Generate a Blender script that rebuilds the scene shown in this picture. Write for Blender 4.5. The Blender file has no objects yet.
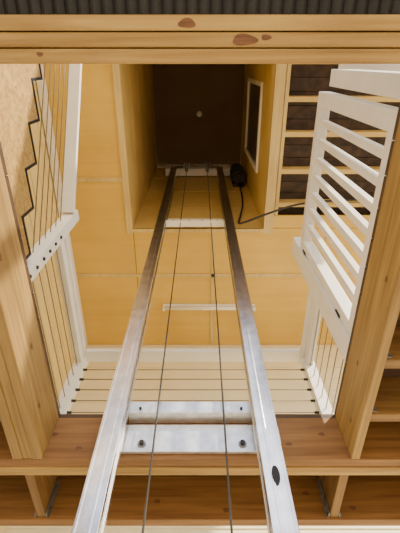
import bpy, bmesh, math, random
from mathutils import Vector
random.seed(4)
K=1.25; ZC=1.2
def T(p): return Vector((p[0]*K,p[1]*K,p[2]*K+ZC))
# ---------------- materials
def newmat(name):
    m=bpy.data.materials.new(name); m.use_nodes=True
    nt=m.node_tree; return m,nt,nt.nodes['Principled BSDF']
def wood(name,c1,c2,axis='X',rough=.6,scale=1.0,patch=.78,bump=.15,width=.18):
    m,nt,b=newmat(name); N=nt.nodes; L=nt.links
    tc=N.new('ShaderNodeTexCoord'); mp=N.new('ShaderNodeMapping')
    s=[22*scale]*3; s['XYZ'.index(axis)]=1.0*scale
    mp.inputs['Scale'].default_value=s
    L.new(tc.outputs['Object'],mp.inputs['Vector'])
    no=N.new('ShaderNodeTexNoise'); no.inputs['Scale'].default_value=1.6; no.inputs['Detail'].default_value=6; no.inputs['Distortion'].default_value=.6
    L.new(mp.outputs[0],no.inputs['Vector'])
    cr=N.new('ShaderNodeValToRGB'); cr.color_ramp.elements[0].position=.5-width; cr.color_ramp.elements[1].position=.5+width
    cr.color_ramp.elements[0].color=(*c1,1); cr.color_ramp.elements[1].color=(*c2,1)
    L.new(no.outputs[0],cr.inputs[0]); out=cr.outputs[0]
    n2=N.new('ShaderNodeTexNoise'); n2.inputs['Scale'].default_value=1.8; n2.inputs['Detail'].default_value=3
    L.new(tc.outputs['Object'],n2.inputs['Vector'])
    r2=N.new('ShaderNodeValToRGB'); r2.color_ramp.elements[0].position=.3; r2.color_ramp.elements[1].position=.7
    r2.color_ramp.elements[0].color=(patch,patch*.96,patch*.92,1); r2.color_ramp.elements[1].color=(1,1,1,1)
    L.new(n2.outputs[0],r2.inputs[0])
    mx=N.new('ShaderNodeMixRGB'); mx.blend_type='MULTIPLY'; mx.inputs[0].default_value=1
    L.new(out,mx.inputs[1]); L.new(r2.outputs[0],mx.inputs[2]); out=mx.outputs[0]
    L.new(out,b.inputs['Base Color']); b.inputs['Roughness'].default_value=rough
    bp=N.new('ShaderNodeBump'); bp.inputs['Strength'].default_value=bump; bp.inputs['Distance'].default_value=.01
    L.new(no.outputs[0],bp.inputs['Height']); L.new(bp.outputs[0],b.inputs['Normal'])
    return m
def plain(name,c,rough=.5,metal=0,var=.06,scale=8,bump=0):
    m,nt,b=newmat(name); N=nt.nodes; L=nt.links
    tc=N.new('ShaderNodeTexCoord'); no=N.new('ShaderNodeTexNoise'); no.inputs['Scale'].default_value=scale; no.inputs['Detail'].default_value=5
    L.new(tc.outputs['Object'],no.inputs['Vector'])
    cr=N.new('ShaderNodeValToRGB'); cr.color_ramp.elements[0].position=.3; cr.color_ramp.elements[1].position=.7
    cr.color_ramp.elements[0].color=(*[v*(1-var*2) for v in c],1); cr.color_ramp.elements[1].color=(*[min(1,v*(1+var)) for v in c],1)
    L.new(no.outputs[0],cr.inputs[0]); L.new(cr.outputs[0],b.inputs['Base Color'])
    b.inputs['Roughness'].default_value=rough; b.inputs['Metallic'].default_value=metal
    if bump:
        bp=N.new('ShaderNodeBump'); bp.inputs['Strength'].default_value=bump; bp.inputs['Distance'].default_value=.005
        L.new(no.outputs[0],bp.inputs['Height']); L.new(bp.outputs[0],b.inputs['Normal'])
    return m
woodX=wood('pine_x',(.30,.165,.035),(.52,.33,.09),'X')
woodY=wood('pine_y',(.24,.135,.03),(.40,.25,.07),'Y')
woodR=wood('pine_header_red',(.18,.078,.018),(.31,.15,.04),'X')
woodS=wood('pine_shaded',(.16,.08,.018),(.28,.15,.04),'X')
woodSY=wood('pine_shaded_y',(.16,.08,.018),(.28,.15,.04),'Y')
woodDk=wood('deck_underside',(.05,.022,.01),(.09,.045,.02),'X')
knotm=wood('knot',(.10,.035,.01),(.20,.085,.025),'X',scale=2.5)
ply=wood('ceiling_plywood',(.68,.44,.075),(.78,.52,.10),'X',rough=.5,scale=.30,bump=.02,patch=.86,width=.3)
plyS=wood('shaft_plywood',(.62,.44,.14),(.70,.50,.17),'Y',rough=.5,scale=.35,bump=.02,patch=.85,width=.3)
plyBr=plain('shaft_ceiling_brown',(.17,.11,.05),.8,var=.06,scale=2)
siding=plain('cream_siding_paint',(.88,.77,.50),.5,var=.03,scale=3)
sidingL=plain('yellow_siding_paint',(.84,.66,.28),.5,var=.04,scale=3)
trimm=wood('light_trim_wood',(.60,.44,.16),(.72,.56,.25),'Y',rough=.5,bump=.05)
white=plain('white_paint',(.88,.84,.76),.4,var=.03,scale=5)
alu=plain('brushed_aluminium',(.92,.93,.95),.24,1,var=.10,scale=14,bump=.10)
aluP=plain('aluminium_plate',(.85,.85,.84),.38,.85,var=.1,scale=20,bump=.1)
railc=plain('railing_cable',(.26,.21,.14),.4,.6,var=.1)
liftc=plain('lift_wire_rope',(.07,.065,.06),.4,.6,var=.1)
galv=plain('galvanised',(.30,.30,.28),.5,.8,var=.2,scale=30)
black=plain('black_rubber',(.012,.012,.014),.5,var=.1)
blackm=plain('black_metal',(.02,.018,.017),.45,.3,var=.2)
darkroof=plain('dark_sheathing',(.055,.032,.02),.7,var=.3,scale=12)
glassd=plain('dark_window_glass',(.06,.052,.04),.35,0,var=.1)
conc=plain('concrete',(.55,.48,.38),.8,var=.08,scale=4)
sand=plain('sand_ground',(.68,.56,.40),.9,var=.1,scale=2)
lampm=plain('lamp_diffuser',(.9,.85,.7),.4,var=.02)
# ---------------- builders
def finish(bm,name,mats,parent=None,bevel=0.0,smooth=False):
    me=bpy.data.meshes.new(name); bmesh.ops.recalc_face_normals(bm,faces=bm.faces); bm.to_mesh(me); bm.free()
    for m in mats: me.materials.append(m)
    o=bpy.data.objects.new(name,me); bpy.context.collection.objects.link(o)
    if parent: o.parent=parent
    if bevel>0:
        md=o.modifiers.new('bev','BEVEL'); md.width=bevel; md.segments=2; md.limit_method='ANGLE'
    if smooth:
        for p in me.polygons: p.use_smooth=True
    return o
def grp(name):
    e=bpy.data.objects.new(name,None); e.empty_display_size=.1; bpy.context.collection.objects.link(e); return e
def addbox(bm,a,b,mi=0):
    x0,x1=sorted((a[0],b[0]));y0,y1=sorted((a[1],b[1]));z0,z1=sorted((a[2],b[2]))
    vs=[bm.verts.new(T((x,y,z))) for x in (x0,x1) for y in (y0,y1) for z in (z0,z1)]
    for f in ((0,1,3,2),(4,6,7,5),(0,4,5,1),(2,3,7,6),(0,2,6,4),(1,5,7,3)):
        fc=bm.faces.new([vs[i] for i in f]); fc.material_index=mi
def boxes(name,lst,mat,parent=None,bevel=.004):
    bm=bmesh.new()
    for a,b in lst: addbox(bm,a,b)
    return finish(bm,name,[mat],parent,bevel)
def addcyl(bm,a,b,r,seg=10,mi=0):
    a=T(a);b=T(b);d=(b-a);q=d.to_track_quat('Z','Y')
    ra=[];rb=[]
    for i in range(seg):
        t=2*math.pi*i/seg; o=q@Vector((math.cos(t)*r*K,math.sin(t)*r*K,0))
        ra.append(bm.verts.new(a+o)); rb.append(bm.verts.new(b+o))
    for i in range(seg):
        f=bm.faces.new([ra[i],ra[(i+1)%seg],rb[(i+1)%seg],rb[i]]); f.smooth=True; f.material_index=mi
    bm.faces.new(ra[::-1]).material_index=mi; bm.faces.new(rb).material_index=mi
def cyls(name,lst,mat,parent=None):
    bm=bmesh.new()
    for a,b,r in lst: addcyl(bm,a,b,r)
    return finish(bm,name,[mat],parent)
def addprism_x(bm,pts,x0,x1,mi=0):
    A=[bm.verts.new(T((x0,p[0],p[1]))) for p in pts]; B=[bm.verts.new(T((x1,p[0],p[1]))) for p in pts]
    n=len(pts)
    for i in range(n): bm.faces.new([A[i],A[(i+1)%n],B[(i+1)%n],B[i]]).material_index=mi
    bm.faces.new(A).material_index=mi; bm.faces.new(B[::-1]).material_index=mi
def beam_between(bm,a,b,w,t,mi=0):
    (x,y0,h0),(_,y1,h1)=a,b
    dy,dh=y1-y0,h1-h0; l=math.hypot(dy,dh); n=(-dh/l*t/2,dy/l*t/2)
    pts=[(y0+n[0],h0+n[1]),(y1+n[0],h1+n[1]),(y1-n[0],h1-n[1]),(y0-n[0],h0-n[1])]
    addprism_x(bm,pts,x-w/2,x+w/2,mi)
def curve(name,pts,r,mat,parent=None):
    cu=bpy.data.curves.new(name,'CURVE'); cu.dimensions='3D'; cu.bevel_depth=r*K; cu.bevel_resolution=3
    sp=cu.splines.new('NURBS'); sp.points.add(len(pts)-1)
    for i,p in enumerate(pts): sp.points[i].co=(*T(p),1)
    sp.use_endpoint_u=True; sp.order_u=3
    cu.materials.append(mat); o=bpy.data.objects.new(name,cu); bpy.context.collection.objects.link(o)
    if parent:o.parent=parent
    return o
B0,B1=1.077,1.29   # joist bottom / top
DT=1.312           # deck top
GZ=-ZC/K
# ---------------- ground and slab, out of view, added for light bounce
boxes('ground',[((-40,-40,GZ-.3),(40,40,GZ-.12))],sand,None,0)
boxes('floor',[((-2.2,-2.5,GZ-.12),(3,4,GZ))],conc,None,0)
# ---------------- opening frame
f=grp('floor_opening_frame')
boxes('header_near',[((-1.35,.008-.0345*(i+1),B0+(.004*(i%2))),(2.2,.008-.0345*i-.0025,B1)) for i in range(3)],woodX,f,.005)
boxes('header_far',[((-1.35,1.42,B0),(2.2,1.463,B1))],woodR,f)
boxes('header_far_ply',[((-1.35,1.466,B0-.004),(2.2,1.512,B1))],woodX,f)
boxes('rim_left',[((-.63-.04*(i+1),.01,B0+.003*(i%2)),(-.63-.04*i-.001,1.419,B1)) for i in range(3)],woodY,f)
boxes('rim_right',[((.605,.01,B0),(.640,1.419,B1))],woodY,f)
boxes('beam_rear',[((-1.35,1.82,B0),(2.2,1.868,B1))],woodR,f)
jl=[]
for x in (-1.25,-.71,.60,1.1,1.6): jl.append(((x-.019,1.513,B0+.01),(x+.019,1.819,B1)))
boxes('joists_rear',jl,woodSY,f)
jl=[]
for y in (.30,.62,.94,1.2):
    jl.append(((-1.33,y-.019,B0+.01),(-.752,y+.019,B1)))
    jl.append(((.641,y-.019,B0+.01),(2.15,y+.019,B1)))
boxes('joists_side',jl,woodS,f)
hg=[]
for x in (-.71,.60):
    for s in (-1,1): hg.append(((x+s*.021,1.79,B0+.01),(x+s*.026,1.819,B1-.03))); hg.append(((x+s*.021,1.813,B0+.01),(x+s*.033,1.8195,B1-.04)))
for y in (.94,1.2):
    for s in (-1,1): hg.append(((.6405,y+s*.021,B0+.02),(.67,y+s*.026,B1-.04)))
boxes('joist_hangers',hg,galv,f,0)
# knots
bm=bmesh.new()
def knot(c,ru,rv,plane,tilt=0.0):
    seg=18; vs=[]
    for i in range(seg):
        t=2*math.pi*i/seg; k=1+.12*math.sin(3*t+c[0]*9)
        u=ru*k*math.cos(t); v=rv*k*math.sin(t); u,v=u*math.cos(tilt)-v*math.sin(tilt),u*math.sin(tilt)+v*math.cos(tilt)
        p={'z':(c[0]+u,c[1]+v,c[2]),'y':(c[0]+u,c[1],c[2]+v),'x':(c[0],c[1]+u,c[2]+v)}[plane]
        vs.append(bm.verts.new(T(p)))
    bm.faces.new(vs)
knot((.105,-.045,B0-.0008+.004),.030,.012,'z'); knot((.155,-.05,B0-.0008+.004),.012,.006,'z')
knot((-.03,-.078,B0-.0008),.020,.010,'z'); knot((-.38,-.015,B0-.0008),.008,.005,'z')
for x,h in ((-.50,1.13),(.37,1.15),(.52,1.2),(-.62,1.2)): knot((x,1.4192,h),.014,.009,'y')
for x,h in ((-.55,1.14),(.12,1.12),(.5,1.2),(-.2,1.16),(.7,1.13)): knot((x,1.8192,h),.016,.010,'y')
for y,h in ((.55,1.14),(.95,1.2),(1.2,1.15)): knot((-.6302,y,h),.014,.009,'x'); knot((.6042,y+.08,h),.012,.008,'x')
finish(bm,'knots',[knotm],f)
dk=[]
def deckrect(x0,x1,y0,y1):
    y=y0
    while y<y1-.01:
        dk.append(((x0,y,B1+.001),(x1,min(y+.108,y1),DT))); y+=.112
deckrect(-1.35,-.632,0,1.418); deckrect(.607,2.2,0,1.418); deckrect(-1.35,2.2,1.422,1.87); deckrect(-1.35,2.2,-1.0,0.0)
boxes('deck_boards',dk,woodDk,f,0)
bm=bmesh.new(); n=240; x0=-1.35;dx=3.4/n; prev=None
for i in range(n+1):
    x=x0+i*dx; h=1.10+(.010 if i%2 else 0)
    v=(bm.verts.new(T((x,-.098,h))),bm.verts.new(T((x,-1.0,h))))
    if prev: bm.faces.new([prev[0],v[0],v[1],prev[1]])
    prev=v
o=finish(bm,'corrugated_soffit_panel',[blackm],f); md=o.modifiers.new('s','SOLIDIFY'); md.thickness=.003
# ---------------- lift track
g=grp('cargo_lift_track')
def rail(name,xi,xo):
    s=1 if xo>xi else -1
    l=[]
    Y0,Y1=1.275,1.375; hb,ht=GZ+.005,5.45
    w=abs(xo-xi); t=.008
    l.append(((xi,Y0,hb),(xo,Y0+t,ht)))
    l.append(((xi,Y1-t,hb),(xo,Y1,ht)))
    l.append(((xo,Y0+t,hb),(xo-s*t,Y1-t,ht)))
    l.append(((xi+s*.02,Y0+t,hb),(xi+s*(.02+t),Y1-t,ht)))
    l.append(((xi,Y0+t,hb),(xi+s*.006,Y0+.026,ht)))
    l.append(((xi,Y1-.026,hb),(xi+s*.006,Y1-t,ht)))
    boxes(name,l,alu,g,.002)
    boxes(name+'_front_rib',[((xi+s*.30*w,Y0-.004,hb),(xi+s*.42*w,Y0+.001,ht)),((xi+s*.86*w,Y0-.004,hb),(xi+s*.95*w,Y0+.001,ht))],alu,g,.001)
rail('rail_left',-.312,-.392); rail('rail_right',.222,.304)
boxes('mount_plate',[((-.40,1.402,1.10),(.31,1.418,1.235)),((-.312,1.352,1.262),(.222,1.36,1.318)),((-.312,1.352,1.256),(.222,1.418,1.262)),
     ((-.42,1.376,1.12),(-.40,1.418,1.2)),((.304,1.376,1.12),(.33,1.418,1.2))],aluP,g,.002)
cyls('plate_bolts',[((x,1.40,h),(x,1.385,h),.0095) for x in (-.24,.175) for h in (1.135,)]+[((x,1.352,1.275),(x,1.344,1.275),.006) for x in (-.26,.18)],blackm,g)
cyls('plate_washers',[((x,1.402,h),(x,1.398,h),.018) for x in (-.24,.175) for h in (1.135,)],galv,g)
boxes('cross_tie_middle',[((-.312,1.345,3.46),(.222,1.36,3.64)),((-.312,1.30,3.46),(.222,1.345,3.472))],white,g,.002)
cyls('tie_bolts',[((x,1.345,3.55),(x,1.33,3.55),.016) for x in (-.25,-.1,.02,.16)],galv,g)
boxes('head_beam',[((-.47,1.30,5.46),(.41,1.33,5.72)),((-.47,1.33,5.46),(.41,1.40,5.475)),((-.47,1.33,5.705),(.41,1.40,5.72))],white,g,.002)
cyls('head_pulleys',[((x-.02,1.27,5.42),(x+.02,1.27,5.42),.06) for x in (-.18,.1)]+[((-.35,1.27,5.42),(.25,1.27,5.42),.012)],galv,g)
boxes('pulley_hangers',[((x+d-.004,1.25,5.38),(x+d+.004,1.30,5.6)) for x in (-.18,.1) for d in (-.035,.035)],aluP,g,.001)
cyls('lift_cable_left',[((-.18,1.32,GZ+.02),(-.18,1.32,5.40),.0040)],liftc,g)
cyls('lift_cable_right',[((.1,1.32,GZ+.02),(.1,1.32,5.40),.0040)],liftc,g)
bm=bmesh.new(); seg=20; A=[];Bv=[]
for i in range(seg):
    t=2*math.pi*i/seg; x=.262+.014*math.cos(t); h=.905+.035*math.sin(t)
    A.append(bm.verts.new(T((x,1.268,h)))); Bv.append(bm.verts.new(T((x,1.2745,h))))
for i in range(seg): bm.faces.new([A[i],A[(i+1)%seg],Bv[(i+1)%seg],Bv[i]])
bm.faces.new(A); bm.faces.new(Bv[::-1]); finish(bm,'black_latch_cover',[black],g,.001)
# hoist motor
m=grp('hoist_motor')
cyls('motor_body',[((.49,1.30,5.0),(.49,1.30,5.42),.085),((.49,1.30,5.42),(.49,1.30,5.46),.06),((.49,1.30,4.95),(.49,1.30,5.0),.065)],blackm,m)
cyls('cooling_fins',[((.49,1.30,5.05+i*.05),(.49,1.30,5.065+i*.05),.094) for i in range(7)],black,m)
boxes('mount_bracket',[((.42,1.37,4.98),(.56,1.418,5.5)),((.42,1.25,5.46),(.56,1.40,5.48))],blackm,m)
curve('power_cord',[(.49,1.36,4.95),(.50,1.40,4.4),(.40,1.40,3.8),(.36,1.38,3.58),(.42,1.33,3.50),(.55,1.27,3.49),(.70,1.22,3.51),(.90,1.17,3.555),(1.2,1.14,3.56),(1.7,1.12,3.55),(2.2,1.1,3.55)],.010,black)
# ---------------- ceiling
HC=3.58
cl=[]
def crect(x0,x1,y0,y1,sx,sy):
    nx=max(1,round((x1-x0)/sx)); ny=max(1,round((y1-y0)/sy)); 
    for i in range(nx):
        for j in range(ny):
            a=x0+(x1-x0)*i/nx; b=x0+(x1-x0)*(i+1)/nx; c=y0+(y1-y0)*j/ny; d=y0+(y1-y0)*(j+1)/ny
            cl.append(((a+.003,c+.003,HC),(b-.003,d-.003,HC+.02)))
crect(-1.33,-.64,-1.2,-.02,1,1); crect(-1.33,-.64,-.02,.95,1,1); crect(-1.33,-.64,.95,1.93,1,1)
crect(-1.33,-.64,1.93,2.85,1,1)
crect(-.64,.13,1.42,1.93,1,1); crect(-.64,.13,1.93,2.85,1,1); crect(.13,2.3,1.42,1.93,1.2,1); crect(.13,2.3,1.93,2.85,1.2,1)
crect(.68,2.3,1.29,1.42,1.7,1)
cl.append(((-1.4,-1.2,HC+.021),(-.66,2.95,HC+.08)))
cl.append(((-.64,1.45,HC+.021),(2.3,2.95,HC+.08)))
boxes('ceiling',cl,ply,None,.001)
boxes('trim_1',[((-1.33,.930,HC-.010),(-.70,.970,HC)),((-1.33,1.910,HC-.010),(2.3,1.948,HC)),((.112,1.46,HC-.010),(.146,2.8,HC))],trimm,None,.001)
boxes('trim_2',[((-1.295,-1.2,HC-.09),(-1.25,2.8,HC-.002))],white,None,.002)
# exposed joists
e=grp('exposed_joist_ceiling')
boxes('joists',[((.70,y-.020,HC+.0),(2.3,y+.020,HC+.12)) for y in (-.6,-.3,0,.28,.56,.88,1.19)],plyS,e,.002)
boxes('sheathing',[((.69,-1.2+.11*i,HC+.122),(2.3,-1.2+.11*i+.105,HC+.15)) for i in range(23)],darkroof,e,.001)
boxes('sheathing_backing',[((.69,-1.2,HC+.151),(2.3,1.3,HC+.20))],darkroof,e,0)
boxes('blocking',[((.70,-1.2,HC-.003),(.73,1.29,HC+.10))],trimm,e,.002)
boxes('light_block_roof',[((-1.6,-1.4,HC+.202),(-.72,3.1,HC+.3)),((.70,-1.4,HC+.202),(2.4,3.1,HC+.3)),((-.72,1.52,HC+.202),(.70,3.1,HC+.3))],darkroof,None,0)  # unseen slab above the ceiling, added to keep out light from above
# ---------------- shaft
HT=6.06
w=[]; 
for i in range(5):
    a=HC-.02+i*.5; b=min(a+.49,HT)
    w.append(((-.66,-.1,a),(-.642,1.42,b)))
boxes('wall_shaft_left',w+[((-.68,-.1,HC),(-.661,1.42,HT))],plyS,None,.004)
wy0,wy1,wh0,wh1=.22,1.0,4.25,5.35
boxes('wall_shaft_right',[((.605,-.1,HC-.02),(.625,1.42,wh0)),((.605,-.1,wh1),(.625,1.42,HT)),((.605,-.1,wh0),(.625,wy0,wh1)),((.605,wy1,wh0),(.625,1.42,wh1))],plyS,None,.001)
boxes('wall_shaft_back',[((-.68,1.42,HC-.02+i*.62),(.64,1.44,min(HC-.02+i*.62+.61,HT))) for i in range(4)],plyS,None,.003)
boxes('wall_shaft_front',[((-.68,-.12,HC),(.64,-.1,HT))],plyS,None,0)
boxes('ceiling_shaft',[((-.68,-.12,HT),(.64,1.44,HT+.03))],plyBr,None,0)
wn=grp('window_1')
boxes('frame',[((.585,wy0-.045,wh0-.06),(.604,wy1+.045,wh0)),((.585,wy0-.045,wh1),(.604,wy1+.045,wh1+.07)),((.585,wy0-.045,wh0),(.604,wy0,wh1)),((.585,wy1,wh0),(.604,wy1+.045,wh1))],white,wn,.002)
boxes('pane',[((.610,wy0,wh0),(.618,wy1,wh1))],glassd,wn,0)
boxes('trim_3',[((-.70,-.1,HC-.022),(-.643,1.47,HC-.001)),((-.643,1.42,HC-.022),(.605,1.455,HC-.001)),((.605,-.1,HC-.022),(.69,1.47,HC-.001))],trimm,None,.002)
lp=grp('shaft_bulb')
cyls('base',[((-.01,.66,HT-.03),(-.01,.66,HT),.03)],white,lp)
bm=bmesh.new(); bmesh.ops.create_uvsphere(bm,u_segments=16,v_segments=10,radius=.042*K); bmesh.ops.translate(bm,verts=bm.verts,vec=T((-.01,.66,HT-.06)))
finish(bm,'bulb',[lampm],lp,0,True)
fl=grp('fluorescent_ceiling_light')
boxes('housing',[((-.39,2.27,HC-.03),(.58,2.33,HC-.001))],white,fl,.004)
cyls('tube',[((-.37,2.30,HC-.05),(.56,2.30,HC-.05),.018)],lampm,fl)
boxes('tube_holders',[((-.39,2.28,HC-.07),(-.37,2.32,HC-.03)),((.56,2.28,HC-.07),(.58,2.32,HC-.03))],white,fl,.002)
# ---------------- walls (lap siding)
sl=[]; h=GZ
while h<HC-.01:
    sl.append(h); h+=.16
bm=bmesh.new()
for h in sl:
    t=min(h+.16,HC-.003)
    addprism_x(bm,[(2.80,h),(2.86,h),(2.86,t),(2.808,t)],-1.4,2.3)
finish(bm,'wall_back',[siding],None,.001)
bm=bmesh.new()
h=DT
while h<HC-.01:
    t=min(h+.16,HC-.003)
    A=[(-1.30,h),(-1.36,h),(-1.36,t),(-1.308,t)]
    a=[bm.verts.new(T((p[0],-1.0,p[1]))) for p in A]; b=[bm.verts.new(T((p[0],2.8,p[1]))) for p in A]
    for i in range(4): bm.faces.new([a[i],a[(i+1)%4],b[(i+1)%4],b[i]])
    bm.faces.new(a); bm.faces.new(b[::-1]); h+=.16
finish(bm,'wall_left',[sidingL],None,.001)
# ---------------- railings
XL,XR,YF=-.80,.72,1.80
RT=2.12
def post(bm,x,y,h1,w=.07): addbox(bm,(x-w/2,y-w/2,DT),(x+w/2,y+w/2,h1))
ch=[DT+.09*(i+1) for i in range(8)]
r=grp('cable_railing')
bm=bmesh.new(); post(bm,XL,.86,2.40); post(bm,XL,YF,RT); finish(bm,'posts',[white],r,.004)
boxes('top_rail',[((XL-.05,.895,RT),(XL+.035,YF+.05,RT+.03)),((XL-.02,.895,RT-.06),(XL+.02,YF-.035,RT))],white,r,.003)
cyls('cables',[((XL,.86,h),(XL,YF,h),.0030) for h in ch],railc,r)
cyls('cable_fittings',[((XL+.03,y,h),(XL+.042,y,h),.009) for h in ch for y in (.86,YF)],blackm,r)
r=grp('cable_railing')
boxes('top_rail',[((XL+.036,YF-.08,RT),(XR-.046,YF+.01,RT+.03))],white,r,.003)
cyls('cables',[((XL+.052,YF,h),(XR-.052,YF,h),.0030) for h in ch],railc,r)
cyls('cable_fittings',[((XL+.043,YF,h),(XL+.06,YF,h),.008) for h in ch]+[((XR-.06,YF,h),(XR-.046,YF,h),.008) for h in ch],blackm,r)
r=grp('cable_railing')
bm=bmesh.new(); post(bm,XR,YF,RT); post(bm,XR,1.165,2.62,.12); finish(bm,'posts',[white],r,.004)
boxes('top_rail',[((XR-.045,1.226,RT),(XR+.05,YF+.05,RT+.03)),((XR-.02,1.226,RT-.08),(XR+.02,YF-.035,RT))],white,r,.003)
cyls('cables',[((XR,1.226,h),(XR,YF,h),.0030) for h in ch],railc,r)
cyls('cable_fittings',[((XR-.045,YF,h),(XR-.033,YF,h),.008) for h in ch],blackm,r)
gt=grp('baluster_gate')
gy0,gy1=.15,1.092; XG=.70
boxes('frame',[((XG-.03,gy0,2.40),(XG+.03,gy1,2.46)),((XG-.03,gy0,1.42),(XG+.03,gy1,1.50)),((XG-.03,gy0,1.50),(XG+.03,gy0+.075,2.40)),((XG-.03,gy1-.05,1.50),(XG+.03,gy1,2.40))],white,gt,.004)
n=7
boxes('balusters',[((XG-.016,y-.018,1.50),(XG+.016,y+.018,2.40)) for y in [gy0+.055+(gy1-gy0-.10)*(i+1)/(n+1) for i in range(n)]],white,gt,.003)
cyls('hinges',[((XG-.03,gy1-.002,h),(XG-.03,gy1-.002,h+.06),.007) for h in (1.6,2.3)],blackm,gt)
boxes('gate_post',[((XR-.05,.035,DT),(XR+.06,.115,2.28))],white,gt,.004)
r=grp('upper_guard_railing')
boxes('posts',[((1.02,.0,DT),(1.09,.07,3.2)),((1.02,-.9,DT),(1.09,-.83,3.2))],white,r,.004)
boxes('top_rail',[((1.0,-.95,3.2),(1.11,.08,3.24))],white,r,.004)
cyls('cables',[((1.055,-.9,h),(1.055,.0,h),.0045) for h in [2.2+.12*i for i in range(8)]],railc,r)
# ---------------- staircase
st=grp('staircase')
run,rise=.18,.13
def stringer(name,x0,x1):
    top=[]; y,h=.79,1.55
    for i in range(9):
        top.append((y,h)); h+=rise; top.append((y,h)); y-=run
    top.append((y,h))
    pts=top+[(y,h-.34),(.45,DT+.001),(.79,DT+.001)]
    bm=bmesh.new(); addprism_x(bm,pts,x0,x1); finish(bm,name,[woodX],st,.002)
    bm=bmesh.new(); y,h=.79,1.55
    for i in range(9):
        addbox(bm,(x0-.004,y,h),(x1+.004,y+.012,h+rise+.012)); addbox(bm,(x0-.004,y-run+.012,h+rise),(x1+.004,y,h+rise+.012)); h+=rise;y-=run
    finish(bm,name+'_edge_strip',[black],st,0)
stringer('stringer_inner',-.835,-.79); stringer('stringer_wall',-1.29,-1.25)
tl=[]; y,h=.79,1.55
for i in range(9):
    tl.append(((-1.25,y-run+.01,h+rise-.03),(-.835,y+.0,h+rise-.001))); y-=run;h+=rise
boxes('treads',tl,woodX,st,.003)
sr=grp('stair_cable_railing')
bm=bmesh.new(); sl_=rise/run
beam_between(bm,(XL,.815,2.31),(XL,-.8,2.31+1.615*sl_),.075,.035); finish(bm,'handrail',[white],sr,.003)
bm=bmesh.new(); addbox(bm,(XL-.035,-.83,2.5),(XL+.035,-.76,3.6)); finish(bm,'newel_post',[white],sr,.003)
cyls('cables',[((XL,.815,1.74+i*.085),(XL,-.8,1.74+i*.085+1.615*sl_),.0030) for i in range(6)],railc,sr)
# ---------------- lights
wd=bpy.data.worlds.new('World'); bpy.context.scene.world=wd; wd.use_nodes=True
nt=wd.node_tree; bg=nt.nodes['Background']
sk=nt.nodes.new('ShaderNodeTexSky'); sk.sky_type='NISHITA'; sk.sun_disc=False; sk.sun_elevation=math.radians(35); sk.sun_rotation=math.radians(150)
nt.links.new(sk.outputs[0],bg.inputs[0]); bg.inputs[1].default_value=.36
sd=bpy.data.lights.new('sun','SUN'); sd.energy=12; sd.angle=math.radians(1); sd.color=(1,.87,.66)
so=bpy.data.objects.new('sun',sd); bpy.context.collection.objects.link(so)
so.rotation_euler=Vector((-.65,.55,-.62)).to_track_quat('-Z','Y').to_euler(); so.location=(8,-8,9)
# ---------------- camera
cd=bpy.data.cameras.new('camera'); cd.lens=27.08; cd.sensor_width=36; cd.clip_start=.02
co=bpy.data.objects.new('camera',cd); bpy.context.collection.objects.link(co)
co.location=(0,0,ZC); co.rotation_euler=(math.radians(90+62.9),0,0)
bpy.context.scene.camera=co
